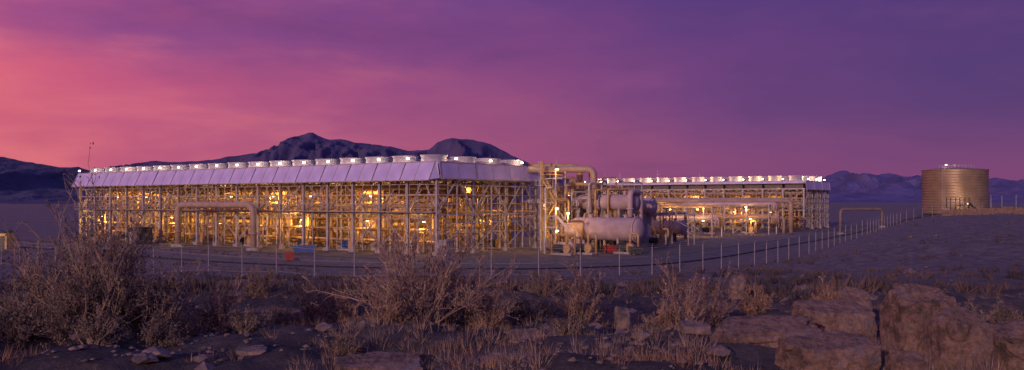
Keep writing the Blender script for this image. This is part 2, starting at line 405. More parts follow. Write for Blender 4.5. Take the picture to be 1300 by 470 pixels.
    lw=MB().box((0,0,0),(.34,.16,.22)).mesh('roof_lamp',M_lampw)
    for i in range(nb):
        x=i*dx+random.uniform(-.2,.2)
        part('roof_lamp',lw,T,loc=(x,-.1,13.0)); plight((x,.25,13.3),T,topP*random.uniform(.4,1.6),(1,.76,.46) if full else (1,.60,.24),.08)
    for j in range(3):
        part('roof_lamp',lw,T,loc=(L+.1,(j+.5)*dy,13.0)); plight((L-.1,(j+.5)*dy,13.3),T,topP,(1,.70,.40),.08)
    return T
condenser(O1,88,23.4,17,4,'long steel-framed condenser hall with lilac wind panels and roof fans',640,11,80)
O2=Vector((26.7,258.5,0))-AX*6
condenser(O2,64,21,12,4,'smaller steel-framed condenser hall with roof fans beyond the vessels',620,10,230,False)

def loc1(x,y,O=O1): 
    p=O+AX*x+AY*y; return Vector((p.x,p.y,0))

# ---------------------------------------------------------------- equipment
def vessel(loc,L,r,zc,label,m=M_grey,name='heat_exchanger',rz=A0,group=None,cat='heat exchanger',nozz=True,taper=0):
    T=thing(name,label,cat,loc,rz,group)
    if taper:
        part('shell',MB().tube([(-L/2,0,zc),(-L/2+taper*.3,0,zc),(-L/2+taper,0,zc),(L/2,0,zc)],[r*.55,r*.55,r,r],28,True),T,m,smooth=True)
        part('inlet_pipe',MB().pipe([(-L/2+.2,0,zc),(-L/2-1.6,0,zc),(-L/2-1.6,0,.2)],r*.42,14),T,m,smooth=True)
    else: part('shell',MB().tube([(-L/2,0,zc),(L/2,0,zc)],r,28,False),T,m,smooth=True)
    for s in (-1,1):
        if not(taper and s<0):
            pts=[(s*L/2,0,zc)]+[(s*(L/2+r*.45*math.sin(a)),0,zc) for a in (.4,.8,1.1,1.35,1.57)]
            rr=[r]+[max(r*math.cos(a),.01) for a in (.4,.8,1.1,1.35,1.57)]
            part('end_head',MB().tube(pts,rr,28,True),T,m,smooth=True)
            part('flange',MB().tube([(s*(L/2-.12),0,zc),(s*(L/2+.08),0,zc)],r*1.12,28),T,m)
        sd=MB().box((s*L*.3,0,(zc-r*.75)/2),(.3,r*1.5,zc-r*.75)).box((s*L*.3,0,.12),(.7,r*2,.25))
        part('saddle',sd,T,M_conc)
    if nozz:
        for x in (-.1,.12,.35):
            part('nozzle',MB().tube([(x*L,0,zc+r*.9),(x*L,0,zc+r+.35)],.25,12).tube([(x*L,0,zc+r+.3),(x*L,0,zc+r+.42)],.38,12),T,m)
        for x in (-.15,.2): part('shell_band',MB().tube([(x*L-.05,0,zc),(x*L+.05,0,zc)],r*1.03,28),T,m)
    return T
vessel((*W(764,132),0),11.0,1.15,7.1,'upper pink-beige heat exchanger shell with tapered inlet',M_grey,taper=2.2)
vessel((*W(760,127),0),12.4,1.65,3.3,'long matte pinkish horizontal heat exchanger with tapered inlet',M_grey,taper=2.6)
vessel((*W(812,141),0),4.5,1.3,6.4,'mauve horizontal vessel with round flanged end',M_grey)
vessel((*W(836,158),0),9.5,1.2,2.6,'mauve horizontal vessel toward the second condenser',M_grey)
vessel((*W(722,141),0),8.0,.9,5.2,'tan horizontal vessel among the pipework',M_tan)
vessel((*W(728,121.5),0),4.5,.5,1.1,'small grey horizontal receiver on saddles',M_grey)
for i,x in enumerate((6,18,30,41,53,65,77)):
    vessel(loc1(x,8.5+(i%2)*1.2),5.5,.85,1.9,'tan horizontal receiver tank beneath the condenser',M_tan,'receiver_tank',group='receiver tanks beneath the condenser',cat='tank')
for i,x in enumerate((14,30,48)):
    vessel(loc1(x,6,O2),6,.9,2.0,'tan horizontal receiver tank beneath the condenser',M_tan,'receiver_tank',group='receiver tanks beneath the condenser',cat='tank')
def column_vessel(loc,hh,r,label,m=M_tan):
    T=thing('vertical_separator',label,'pressure vessel',loc,A0,'vertical vessels of the plant')
    part('shell',MB().tube([(0,0,1.4),(0,0,hh-r*.5)],r,22,False),T,m,smooth=True)
    part('top_head',MB().tube([(0,0,hh-r*.5)]+[(0,0,hh-r*.5+r*.5*math.sin(a)) for a in (.4,.8,1.2,1.57)],[r]+[max(.01,r*math.cos(a)) for a in (.4,.8,1.2,1.57)],22),T,m,smooth=True)
    part('skirt',MB().tube([(0,0,0),(0,0,1.45)],[r*1.12,r],22),T,M_conc)
    lad=MB()
    for s in (-.22,.22): lad.beam((s,-r-.2,.2),(s,-r-.2,hh),.05)
    for k in range(int(hh/.4)): lad.beam((-.22,-r-.2,.4+k*.4),(.22,-r-.2,.4+k*.4),.04)
    part('ladder',lad,T,M_steel)
    for z in (hh*.6,hh*.95): part('ring_stiffener',MB().tube([(0,0,z-.06),(0,0,z+.06)],r*1.07,22),T,m)
    pf=MB().tube([(0,0,hh*.72),(0,0,hh*.72+.1)],r+.8,14)
    for k in range(10):
        t=k*.628; c,s=math.cos(t)*(r+.75),math.sin(t)*(r+.75); pf.beam((c,s,hh*.72),(c,s,hh*.72+1),.05)
    part('service_platform',pf,T,M_steel)
    return T
column_vessel((*W(712,136),0),9.6,.5,'slender tan vertical separator beside the stair tower')
column_vessel((*W(727,144),0),11.2,.5,'tall tan vertical separator behind the exchangers')
column_vessel((*W(776,145),0),9.5,.5,'tan vertical separator behind the exchangers')
column_vessel((*W(828,170),0),7,.8,'tan vertical separator at the end of the pipe rack')
column_vessel((*W(688,131),0),13.2,.3,'tall slim golden vertical vessel at the condenser end',M_yellow)
column_vessel((*W(695,139),0),12.8,.35,'tall slim golden vertical vessel behind the stair tower',M_yellow)
for x in (12,35,58,72): column_vessel(loc1(x,4.6),4.6,.55,'short tan vertical vessel under the condenser')
def ductloop(name,pts,r,label,m=M_brown,cat='pipe'):
    base=Vector(pts[0]); base=Vector((base.x,base.y,0))
    T=thing(name,label,cat,base,0)
    P=[Vector(q)-base for q in pts]
    part('pipe_run',MB().pipe(P,r,16),T,m,smooth=True)
    return T
wx=lambda px,d:W(px,d)[0]
ductloop('exhaust_duct',[(2,134,12.0),(wx(754,131),131,12.0),(wx(754,131),131,7.6)],.5,'tan duct bending down into the exchanger',M_brown)
ductloop('exhaust_duct',[(2.5,138,12.6),(wx(736,138),138,12.6),(wx(736,138),138,6.0)],.5,'tan duct rising over the vessels',M_tan)
ductloop('exhaust_duct',[(wx(719,133),133,0),(wx(719,133),133,9.8),(wx(762,133),133,9.8),(wx(762,133),133,7.2)],.28,'tan process pipe arching above the exchangers',M_tan)
ductloop('process_pipe',[(wx(800,127),127,4.6),(wx(800,127),127,8.6),(wx(813,130),130,8.6),(wx(813,130),130,0)],.4,'grey process pipe with a tall bend',M_grey)
ductloop('process_pipe',[(wx(700,124),124,0),(wx(700,124),124,2.6),(wx(735,120),120,2.6),(wx(735,120),120,0)],.25,'low tan process pipe beside the stair tower',M_tan)
ductloop('process_pipe',[(wx(822,205),205,0),(wx(822,205),205,7.4),(wx(1004,205),205,7.4),(wx(1004,205),205,0)],.55,'long tan overhead pipe on steel trestles',M_brown)
ductloop('process_pipe',[(wx(835,200),200,0),(wx(835,200),200,3.6),(wx(995,200),200,3.6),(wx(995,200),200,0)],.35,'long low tan pipe along the second condenser',M_brown)
ductloop('process_pipe',[(wx(815,145),145,0),(wx(815,145),145,5.0),(wx(870,170),170,5.0),(wx(870,170),170,0)],.3,'tan process pipe running toward the second condenser',M_tan)
for px,d_,t,px2 in ((706,127,7.5,722),(726,130,8.6,750),(742,130,5.4,758),(760,134,9.6,788),(782,131,8.9,800),(714,125,4.4,740),(698,134,10.8,730),(702,137,11.6,716),(744,136,10.4,770),(732,131,7.4,746),(786,136,7.8,808),(718,129,6.2,734),(765,139,11.0,782),(692,127,9.2,704),(708,140,12.4,748),(772,129.5,9.0,794),(790,140,10.2,815),(815,150,6.8,838),(826,152,5.2,850),(842,155,6.0,858),(748,130,9.9,764),(756,129.5,8.9,780),(730,137,9.2,742),(710,131,8.2,716)):
    ductloop('process_pipe',[(wx(px,d_),d_,0),(wx(px,d_),d_,t),(wx(px2,d_+1.5),d_+1.5,t),(wx(px2,d_+1.5),d_+1.5,.2)],random.choice((.11,.14,.18)),'slim tan process pipe bent over the vessels',random.choice((M_tan,M_tan,M_steel)))
def loop(p0,p1,z,r,label,m=M_brown):
    z0=h(*p0[:2])-.2; z1=h(*p1[:2])-.2
    T=thing('pipe_loop',label,'pipe',(p0[0],p0[1],z0),0)
    P=[Vector((p0[0],p0[1],z0)),Vector((p0[0],p0[1],z)),Vector((p1[0],p1[1],z)),Vector((p1[0],p1[1],z1))]
    b=Vector((p0[0],p0[1],z0)); P=[q-b for q in P]
    part('pipe_run',MB().pipe(P,r,18,r*3.2),T,m,smooth=True)
    for q in (P[0],P[3]):
        part('footing',MB().box((q.x,q.y,q.z+.3),(r*3.4,r*3.4,.7)),T,M_conc)
p0=loc1(39,-5.5); p1=loc1(57.5,-5.5)
loop(p0,p1,6.7,.48,'tan inverted U pipe loop beside the condenser')
q0=W(1067,185); q1=W(1120,188)
loop((q0[0],q0[1]),(q1[0],q1[1]),5.6,.3,'thin brown inverted U pipe loop on the gravel rise',M_dull)
T=thing('stair_tower','slim steel stair tower at the condenser end','stair tower',(*W(702,129),0),A0)
fr=MB()
for x in (-1.3,1.3):
    for y in (-1.3,1.3): fr.beam((x,y,0),(x,y,11.6),.13)
for z in (3.5,7,10.5):
    for s in (-1.3,1.3): fr.beam((-1.3,s,z),(1.3,s,z),.11); fr.beam((s,-1.3,z),(s,1.3,z),.11)
part('tower_frame',fr,T,M_steel)
for k,z in enumerate((3.5,7,10.5)):
    part('landing',MB().box((0,.8,z+.1),(2.6,1.0,.08)),T,M_steel)
    st=MB(); s=1 if k%2 else -1
    st.beam((-1.2*s,-1.1,z-3.4),(1.2*s,-1.1,z),.06,.2); st.beam((-1.2*s,-.4,z-3.4),(1.2*s,-.4,z),.06,.2)
    for i in range(14): st.box((-1.2*s+2.4*s*i/13,-.75,z-3.4+3.4*i/13),(.25,.7,.04))
    st.beam((-1.2*s,-1.1,z-2.4),(1.2*s,-1.1,z+1),.05)
    part('stair_flight',st,T,M_yellow)
    rl=MB()
    for zz_ in (.6,1.1):
        for s in (-1.3,1.3): rl.beam((-1.3,s,z+zz_),(1.3,s,z+zz_),.045); rl.beam((s,-1.3,z+zz_),(s,1.3,z+zz_),.045)
    for a,b in ((-1.3,-1.3),(1.3,-1.3),(-1.3,1.3),(1.3,1.3)): rl.beam((a,b,z),(a,b,z+1.1),.05)
    part('railing',rl,T,M_yellow)
lmesh=MB().box((0,0,0),(.4,.22,.16)).mesh('lamp',M_lamp)
for z in (6.2,11.8,3.0): part('lamp',lmesh,T,loc=(1.8,-1.7,z)); plight((1.8,-1.9,z-.35),T,260)
T=thing('access_stair','long steel stair running down past the vessels','stair',(*W(707,121),0),0)
st=MB()
for y in (0,1): st.beam((0,y,5.2),(4.2,y,.2),.1,.32); st.beam((0,y,6.2),(4.2,y,1.2),.06)
for i in range(20): st.box((4.2*i/19,.5,5.2-5*i/19),(.24,1,.04))
for i in range(6):
    for y in (0,1): st.beam((4.2*i/5,y,5.2-5*i/5),(4.2*i/5,y,6.2-5*i/5),.05)
part('stair_flight',st,T,M_ring)
part('landing',MB().box((-.9,.5,5.2),(1.8,1.2,.1)).beam((-1.7,0,0),(-1.7,0,5.2),.14).beam((-.2,0,0),(-.2,0,5.2),.14).beam((-1.7,1,0),(-1.7,1,5.2),.14),T,M_steel)
part('lamp',lmesh,T,loc=(1.4,-1.6,5.6)); part('lamp_bracket',MB().beam((1.4,-1.6,0),(1.4,-1.6,5.5),.08),T,M_steel); plight((1.4,-1.8,5.2),T,200)
def gantry(loc,label,L,z):
    T=thing('service_gantry',label,'platform',loc,A0)
    gt=MB(); k=int(L/4)
    for i in range(k+1):
        for y in (0,2.4): gt.beam((i*4,y,0),(i*4,y,z+1),.14)
    for i in range(k): gt.beam((i*4,0,z*.6),(i*4+4,0,z),.08); gt.beam((i*4+4,0,z*.6),(i*4,0,z),.08)
    part('gantry_frame',gt,T,M_steel)
    part('gantry_deck',MB().box((L/2,1.2,z),(L+.4,2.6,.1)),T,M_steel)
    rl=MB()
    for q in (.55,1.1): rl.beam((-.2,-.1,z+q),(L+.2,-.1,z+q),.045)
    for i in range(int(L)+1): rl.beam((i,-.1,z),(i,-.1,z+1.1),.045)
    part('railing',rl,T,M_yellow)
gantry((*W(746,135),0),'steel service gantry with railing above the exchangers',8,8.6)
gantry((*W(818,150),0),'low steel service gantry toward the second condenser',8,5.0)
def rack(loc,L,Wd,levels,np_,label,lamps=2,P=450):
    T=thing('pipe_rack',label,'pipe rack',loc,A0,'pipe racks of the plant')
    nb=max(1,int(L/5)); dx=L/nb; top=levels[-1]
    fr=MB()
    for i in range(nb+1):
        for y in (0,Wd): fr.beam((i*dx,y,0),(i*dx,y,top+.2),.2)
        for z in levels: fr.beam((i*dx,0,z),(i*dx,Wd,z),.18)
    for z in levels:
        for y in (0,Wd): fr.beam((0,y,z),(L,y,z),.14)
    for i in range(0,nb,2):
        for y in (0,Wd): fr.beam((i*dx,y,0),((i+1)*dx,y,levels[0]),.1); fr.beam(((i+1)*dx,y,0),(i*dx,y,levels[0]),.1)
    part('rack_frame',fr,T,M_steel)
    for z in levels:
        for k in range(np_):
            y=(k+.5)*Wd/np_; r=random.choice((.12,.18,.26,.32))
            part('pipe',MB().pipe([(-.8,y,z-1.4),(-.8,y,z+.1+r),(L+.5,y,z+.1+r),(L+.5,y,z-1.2)],r,8),T,M_tan if random.random()<.6 else M_grey,smooth=True)
    for i in range(lamps):
        x=(i+.5)*L/lamps; part('lamp',lmesh,T,loc=(x,-.3,top-.4)); plight((x,-.6,top-.8),T,P)
        part('lamp',lmesh,T,loc=(x,Wd*.5,levels[0]-.25)); plight((x,Wd*.5,levels[0]-.65),T,P)
    return T
rack((*W(702,150),0),13,6,(3.6,6.4,8.6),5,'three-level steel pipe rack full of tan pipes',2,400)
rack((*W(835,185),0),12,5,(3.5,6.0),4,'two-level steel pipe rack near the second condenser',2,300)
rack((*W(770,215),0),40,5,(3.6,6.4),4,'long steel pipe rack before the second condenser',4,280)
rack((*W(664,175),0),20,6,(4,7),4,'steel pipe rack behind the first condenser',2,500)
def skid(loc,label,m=M_dark,rz=A0,s=1):
    T=thing('pump_skid',label,'pump',loc,rz,'pump skids on the gravel pad')
    part('base_frame',MB().box((0,0,.25),(3.2*s,1.4*s,.3)),T,M_conc)
    mt=MB().tube([(-1.3*s,0,1.0),(.1*s,0,1.0)],.48*s,14)
    for k in range(8): mt.tube([(-1.2*s+k*.15,0,1.0),(-1.16*s+k*.15,0,1.0)],.54*s,14)
    mt.box((-.7*s,0,.5),(1.0*s,.7*s,.3))
    part('motor',mt,T,m)
    part('pump_casing',MB().tube([(.6*s,-.25,1.0),(.6*s,.3,1.0)],.6*s,16).tube([(.1*s,0,1.0),(.6*s,0,1.0)],.12,8).box((.6*s,0,.5),(.6*s,.6*s,.4)),T,M_tan)
    part('discharge_pipe',MB().pipe([(.6*s,0,1.3),(.6*s,0,2.9),(1.8*s,0,2.9),(1.8*s,0,.2)],.16,8),T,M_tan,smooth=True)
for i,(x,y) in enumerate(((3,1.5),(13,2),(22,1.2),(34,2.2),(47,1.6),(60,2.2),(70,1.5),(82,2.2),(85,9),(85,17))):
    skid(loc1(x,y),'pump skid with finned motor on a concrete base',M_blue if i in (3,6) else M_dark)
for px,d_ in ((742,119),(715,117.5),(795,120),(835,140),(820,150),(860,190),(900,196),(950,198)):
    skid((*W(px,d_),h(*W(px,d_))),'pump skid with finned motor beside the vessels')
def sbox(px,d_,m,label,w=1.3,cat='storage box'):
    x,y=W(px,d_); T=thing('storage_box',label,cat,(x,y,h(x,y)+.1),.2)
    b=MB().box((0,0,.55),(w,.9,.9))
    for k in range(5): b.box((-w*.4+k*w*.2,-.46,.55),(.06,.05,.85))
    part('box_body',b,T,m); part('lid',MB().box((0,0,1.04),(w+.08,.98,.08)),T,m)
    f=MB()
    for s in (-.35,.35): f.box((s*w,0,.04),(.15,.9,.12))
    part('skid_feet',f,T,M_dark)
sbox(368,106,M_red,'small red lidded storage box by the road',1.0)
sbox(775,122,M_red,'small red lidded storage box by the vessels',1.6)
sbox(381,123,M_blue,'blue lidded storage box under the condenser',1.8)
sbox(395,122,M_blue,'blue lidded storage box under the condenser',1.2)
sbox(806,119,M_dark,'dark lidded storage box by the vessels',1.6)
def cabin(px,d_,w,dd,hh,label,m):
    x,y=W(px,d_); T=thing('equipment_cabin',label,'cabin',(x,y,h(x,y)),A0,'equipment cabins')
    part('cabin_wall',MB().box((0,0,hh/2),(w,dd,hh)),T,m)
    part('roof',MB().box((0,0,hh+.08),(w+.3,dd+.3,.16)),T,m)
    part('door',MB().box((-w*.2,-dd/2-.03,1.05),(.95,.06,2.1)),T,M_post)
    part('vent',MB().box((w*.25,-dd/2-.03,hh*.65),(.7,.05,.5)),T,M_dark)
cabin(178,150,3.2,2.5,2.7,'small dark equipment cabin beside the condenser',M_dark)
cabin(565,112,1.6,1.4,2.2,'small pale equipment cabin at the condenser corner',M_conc)
for px,d_,t in ((787,260,15.6),(835,262,16.4),(888,262,15.4),(706,150,14.5),(768,240,15)):
    x,y=W(px,d_); T=thing('lightning_mast','thin steel lightning mast with short crossarms','mast',(x,y,0),0,'lightning masts')
    part('pole',MB().tube([(0,0,0),(0,0,t)],[.16,.07],8),T,M_steel); part('crossarm',MB().beam((-.6,0,t-1.2),(.6,0,t-1.2),.08),T,M_steel)
# ---------------------------------------------------------------- fence
FP=[(-140,150),(-75,112),(-40,88),(-22,77),(-5,71.5),(6,73),(18,82),(34,105),(55,140),(85,190),(118,216)]
C=catmull(FP,30)
pts=[C[0]]; acc=0
for i in range(1,len(C)):
    seg=(C[i]-C[i-1]).length; acc+=seg
    if acc>=3.6: pts.append(C[i]); acc=0
T=thing('chain_link_fence','dull galvanised chain-link fence with round posts around the plant','fence',(0,0,0))
pm=MB().tube([(0,0,-.3),(0,0,2.35)],.038,8).tube([(0,0,2.3),(0,0,2.42)],.05,8).beam((0,0,2.35),(0,-.25,2.7),.03).mesh('fence_post',M_post)
for i,q in enumerate(pts[:100]): part('fence_post',pm,T,loc=(q.x,q.y,h(q.x,q.y)))
wr=MB()
for i in range(len(pts)-1):
    a,b=pts[i],pts[i+1]; za,zb=h(a.x,a.y),h(b.x,b.y)
    for z,w in ((2.33,.022),(.15,.015),(2.5,.012),(2.68,.012)):
        o=-.25*(z-2.35)/.35 if z>2.4 else 0
        wr.beam((a.x,a.y+o,za+z),(b.x,b.y+o,zb+z),w)
part('fence_rail',wr,T,M_post)
m,n_,l_,p_=newmat('chain_link_mesh'); M_link=m
p_.inputs['Base Color'].default_value=(.20,.19,.21,1); p_.inputs['Metallic'].default_value=.4
p_.inputs['Alpha'].default_value=.07
lk=MB()
for i in range(len(pts)-1):
    a,b=pts[i],pts[i+1]; za,zb=h(a.x,a.y),h(b.x,b.y)
    lk.add([(a.x,a.y+.02,za+.1),(b.x,b.y+.02,zb+.1),(b.x,b.y+.02,zb+2.3),(a.x,a.y+.02,za+2.3)],[(0,1,2,3)])
part('chain_link_fabric',lk,T,M_link)

# ---------------------------------------------------------------- storage tank
M_tank=mat('weathered_olive_gold_tank_steel',(.36,.27,.17),(.26,.19,.12),.35,.45,.4)
x,y=W(1212,230); zt=h(x,y)-.3
T=thing('storage_tank','large corrugated olive-gold steel storage tank on the rise','tank',(x,y,zt))
R=7.75; Ht=11.2; seg=72; prof=[]
nr=16
for k in range(nr*6+1):
    t=k/6; prof.append((R+.09*abs(math.sin(t*math.pi)),Ht*t/nr))
v=[];f=[]
for rr,z in prof:
    for k in range(seg): v.append((rr*math.cos(2*math.pi*k/seg),rr*math.sin(2*math.pi*k/seg),z))
for i in range(len(prof)-1):
    for k in range(seg): k2=(k+1)%seg; f.append((i*seg+k,i*seg+k2,(i+1)*seg+k2,(i+1)*seg+k))
b_=MB(); b_.add(v,f); part('tank_shell',b_,T,M_tank,smooth=True)
part('tank_roof',MB().tube([(0,0,Ht-.05),(0,0,Ht+.08),(0,0,Ht+.9)],[R+.2,R+.2,.6],seg),T,M_tank)
part('roof_vent',MB().tube([(0,0,Ht+.8),(0,0,Ht+1.4)],.35,10).tube([(0,0,Ht+1.4),(0,0,Ht+1.55)],.5,10),T,M_steel)
rl=MB()
for k in range(12):
    t=math.pi*1.2+k*.1; c,s=math.cos(t)*R*.98,math.sin(t)*R*.98; rl.beam((c,s,Ht),(c,s,Ht+1.1),.06)
    if k: 
        for z in (.6,1.1): rl.beam((pc,ps,Ht+z),(c,s,Ht+z),.05)
    pc,ps=c,s
part('roof_railing',rl,T,M_steel)
ld=MB(); t=math.pi*1.25; c,s=math.cos(t)*(R+.5),math.sin(t)*(R+.5)
for o in (-.25,.25): ld.beam((c+o,s,0),(c+o,s,Ht+1),.06)
for k in range(28): ld.beam((c-.25,s,.3+k*.4),(c+.25,s,.3+k*.4),.04)
part('ladder',ld,T,M_steel)
part('manway',MB().tube([(2,-R*.97,1.3),(2,-R*.97-.5,1.3)],.5,16),T,M_tank)
part('lamp',lmesh,T,loc=(c+.6,s-.3,Ht+1.2)); plight((c+.6,s-.5,Ht+.9),T,30,(1,.75,.5))
part('lamp',lmesh,T,loc=(-3,-R-5.0,2.6)); part('lamp_post',MB().beam((-3,-R-5.0,-.5),(-3,-R-5.0,2.5),.1),T,M_dark); plight((-3,-R-4.7,2.7),T,420,(1,.66,.30))
x,y=W(1216,212); T=thing('valve_platform','dark steel valve platform with stairs beside the tank','platform',(x,y,h(x,y)))
fr=MB()
for a in (-2.2,0,2.2):
    for b in (-1,1): fr.beam((a,b,-.3),(a,b,3.6),.16)
for b in (-1,1): fr.beam((-2.2,b,3.6),(2.2,b,3.6),.08); fr.beam((-2.2,b,3.1),(2.2,b,3.1),.06)
part('platform_frame',fr,T,M_dark); part('platform_deck',MB().box((0,0,2.4),(4.6,2.2,.1)),T,M_steel)
st=MB().beam((2.3,-1,2.4),(5,-1,0),.1,.25).beam((2.3,-.2,2.4),(5,-.2,0),.1,.25)
for i in range(9): st.box((2.3+2.7*i/8,-.6,2.4-2.4*i/8),(.25,.8,.05))
part('stair_flight',st,T,M_dark)
part('pipe',MB().pipe([(-4,0,.8),(-1,0,.8),(-1,0,1.8),(1.5,0,1.8),(1.5,0,0)],.3,10),T,M_brown,smooth=True)
M_timb=mat('weathered_timber',(.30,.20,.14),(.16,.11,.08),2,.9,0,.4)
x,y=W(1196,194)
T=thing('retaining_wall','low weathered timber retaining wall on the gravel bank','wall',(x,y,h(x,y)))
bz=h(x,y); 
w_=MB(); ps_=MB()
for i in range(14):
    x0,x1=i*2.6,(i+1)*2.6; z0=h(x+x0,y)-bz
    for k in range(5): w_.box(((x0+x1)/2,0,z0+.1+k*.3),(2.56,.16,.27))
    ps_.box((x0,-.16,z0+.6),(.2,.14,1.6))
part('timber_boards',w_,T,M_timb); part('wall_post',ps_,T,M_timb)
for px in (1258,1272,1290):
    x,y=W(px,215); T=thing('utility_post','thin steel marker post near the tank','post',(x,y,h(x,y)),0,'marker posts near the tank')
    part('pole',MB().tube([(0,0,-.2),(0,0,4.6)],.06,6),T,M_post); part('cap',MB().box((0,0,4.7),(.3,.12,.25)),T,M_dark)
x,y=W(4,135); T=thing('metering_shed','small yellow-lit tan metering shed','shed',(x,y,h(x,y)))
part('shed_wall',MB().box((0,0,1.2),(2.2,2.0,2.4)),T,M_tan)
part('shed_roof',MB().add([(-1.3,-1.2,2.42),(1.3,-1.2,2.42),(1.3,1.2,2.42),(-1.3,1.2,2.42),(-1.3,0,2.9),(1.3,0,2.9)],[(0,1,5,4),(3,4,5,2),(0,4,3),(1,2,5),(0,3,2,1)]),T,M_dark)
part('door',MB().box((.3,-1.03,1.0),(.9,.06,2)),T,M_dark)
part('lamp',lmesh,T,loc=(-.8,-1.2,2.1)); plight((-.8,-1.6,1.9),T,60)

# ---------------------------------------------------------------- boulders
m,n,l,p=newmat('weathered_boulder_rock'); M_rock=m
tc=n.new('ShaderNodeTexCoord')
def N(scale,det=8,rg=.6):
    q=n.new('ShaderNodeTexNoise'); q.inputs['Scale'].default_value=scale; q.inputs['Detail'].default_value=det; q.inputs['Roughness'].default_value=rg
    l.new(tc.outputs['Object'],q.inputs['Vector']); return q
ra=ramp(N(2.0).outputs['Fac'],.40,(.17,.105,.09),.60,(.56,.34,.24))
rb=ramp(N(12,10,.8).outputs['Fac'],.43,(.07,.05,.048),.56,(.54,.35,.28))
xm=n.new('ShaderNodeMix'); xm.data_type='RGBA'; xm.inputs[0].default_value=.5
l.new(ra.outputs[0],xm.inputs[6]); l.new(rb.outputs[0],xm.inputs[7])
lic=ramp(N(4,8,.75).outputs['Fac'],.57,(0,0,0),.62,(1,1,1))
gr=n.new('ShaderNodeRGB'); gr.outputs[0].default_value=(.34,.29,.31,1)
l.new(mix(lic.outputs[0],xm.outputs[2],gr.outputs[0]),p.inputs['Base Color']); p.inputs['Roughness'].default_value=.9
b0=n.new('ShaderNodeBump'); b0.inputs['Strength'].default_value=1; b0.inputs['Distance'].default_value=.16; l.new(N(3.2,6,.6).outputs['Fac'],b0.inputs['Height'])
b1=n.new('ShaderNodeBump'); b1.inputs['Strength'].default_value=1; b1.inputs['Distance'].default_value=.09; l.new(N(9,12,.8).outputs['Fac'],b1.inputs['Height'])
l.new(b0.outputs['Normal'],b1.inputs['Normal']); l.new(b1.outputs['Normal'],p.inputs['Normal'])
M_stone=mat('small_stone',(.28,.19,.155),(.09,.07,.07),6,.9,0,.6)
bmi=bmesh.new(); bmesh.ops.create_icosphere(bmi,subdivisions=7,radius=1); bmi.verts.ensure_lookup_table()
ICO=np.array([v.co[:] for v in bmi.verts]); ICOF=[tuple(v.index for v in f.verts) for f in bmi.faces]; bmi.free()
bmi=bmesh.new(); bmesh.ops.create_icosphere(bmi,subdivisions=5,radius=1); bmi.verts.ensure_lookup_table()
IC3=np.array([v.co[:] for v in bmi.verts]); IC3F=[tuple(v.index for v in f.verts) for f in bmi.faces]; bmi.free()
def rock(seed,sx,sy,sz,big=True,top=(.08,-.25,1),flat=.6):
    r_=np.random.default_rng(seed); V=ICO if big else IC3; Fc=ICOF if big else IC3F
    K=14
    P=r_.normal(size=(K,3)); P[0]=top; P[1]=(-.5,-1,.05); P[2]=(.7,-.8,.0); P[3]=(-1,-.1,.0); P[4]=(.15,-.9,.6); P[5]=(1,.1,.0); P[6]=(0,0,-1); P/=np.linalg.norm(P,axis=1)[:,None]
    dd=r_.uniform(.74,.95,K); dd[0]=flat; dd[3]=.72; dd[5]=.72; dd[6]=.8
    dot=V@P.T; rr=np.where(dot>.05,dd[None]/np.maximum(dot,.05),9)
    k=42; r0=-np.log(np.exp(-k*rr).sum(1)+math.exp(-k*1.12))/k
    out=V*r0[:,None]; off=seed*3.1; res=np.zeros_like(out)
    for i,q in enumerate(out):
        a=mnoise.fractal(Vector((q[0]*2.0+off,q[1]*2.0,q[2]*2.0)),.6,2.1,8)
        c=abs(mnoise.noise(Vector((q[0]*1.1+off,q[1]*1.1+5,q[2]*1.7))))
        s=1+.065*a - .26*max(0,.032-c)/.032
        res[i]=q*s
    lo=np.percentile(res,0.3,axis=0); hi=np.percentile(res,99.7,axis=0)
    res=(res-(lo+hi)/2)/((hi-lo)/2)*np.array([sx,sy,sz])
    me=bpy.data.meshes.new('boulder'); me.from_pydata([tuple(q) for q in res],[],Fc); me.materials.append(M_rock if big else M_stone)
    me.polygons.foreach_set('use_smooth',[True]*len(Fc)); me.update()
    return me
def put_rock(px0,px1,pyt,pyb,d_,seed,label,big=True,rz=0,dyf=.8,top=(.08,-.25,1),flat=.6):
    w=(px1-px0)/F*d_/2; cx=((px0+px1)/2-650)/F*d_
    zt_=EYE-(pyt-HZ)/F*d_; zb_=EYE-(pyb-HZ)/F*d_
    zb_=min(zb_,h(cx,d_)-.15)
    me=rock(seed,w,w*dyf,(zt_-zb_)/2,big,top,flat)
    solo('boulder' if big else 'small_rock',me,label,'rock',(cx,d_,(zt_+zb_)/2),rz,'boulders in the dry scrub')
put_rock(1126,1206,363,500,9.2,21,'tall brown boulder with a flat top',top=(.03,-.12,1),flat=.5)
put_rock(1178,1256,392,500,8.3,35,'massive tan boulder with a sloping face',top=(.2,-.2,1),flat=.55)
put_rock(902,1038,404,480,8.9,43,'wide blocky tan boulder slab',dyf=.6,top=(-.1,-.25,1),flat=.5)
put_rock(1008,1106,382,446,10.4,54,'blocky tan boulder leaning on the pile',dyf=.7,top=(.1,-.2,1),flat=.5)
put_rock(990,1112,426,500,7.9,65,'low broad tan boulder with rough top',dyf=.6,top=(0,-.2,1),flat=.5)
put_rock(1258,1345,410,500,8.6,76,'broken brown boulder at the pile edge',top=(-.1,-.2,1))
put_rock(1128,1176,444,500,7.6,98,'small pale boulder wedged at the base')
put_rock(1060,1104,366,392,14,87,'small brown boulder behind the pile')
put_rock(600,760,452,476,8.6,101,'low flat bedrock slab in the soil',dyf=.5,flat=.4)
put_rock(740,860,436,450,9.7,102,'low flat bedrock slab among dry grass',dyf=.6,flat=.4)
put_rock(420,540,452,470,8.7,103,'low flat bedrock slab in shadow',dyf=.6,flat=.4)
put_rock(640,720,420,432,11.2,104,'low flat bedrock slab among dry shrubs',dyf=.6,flat=.4)
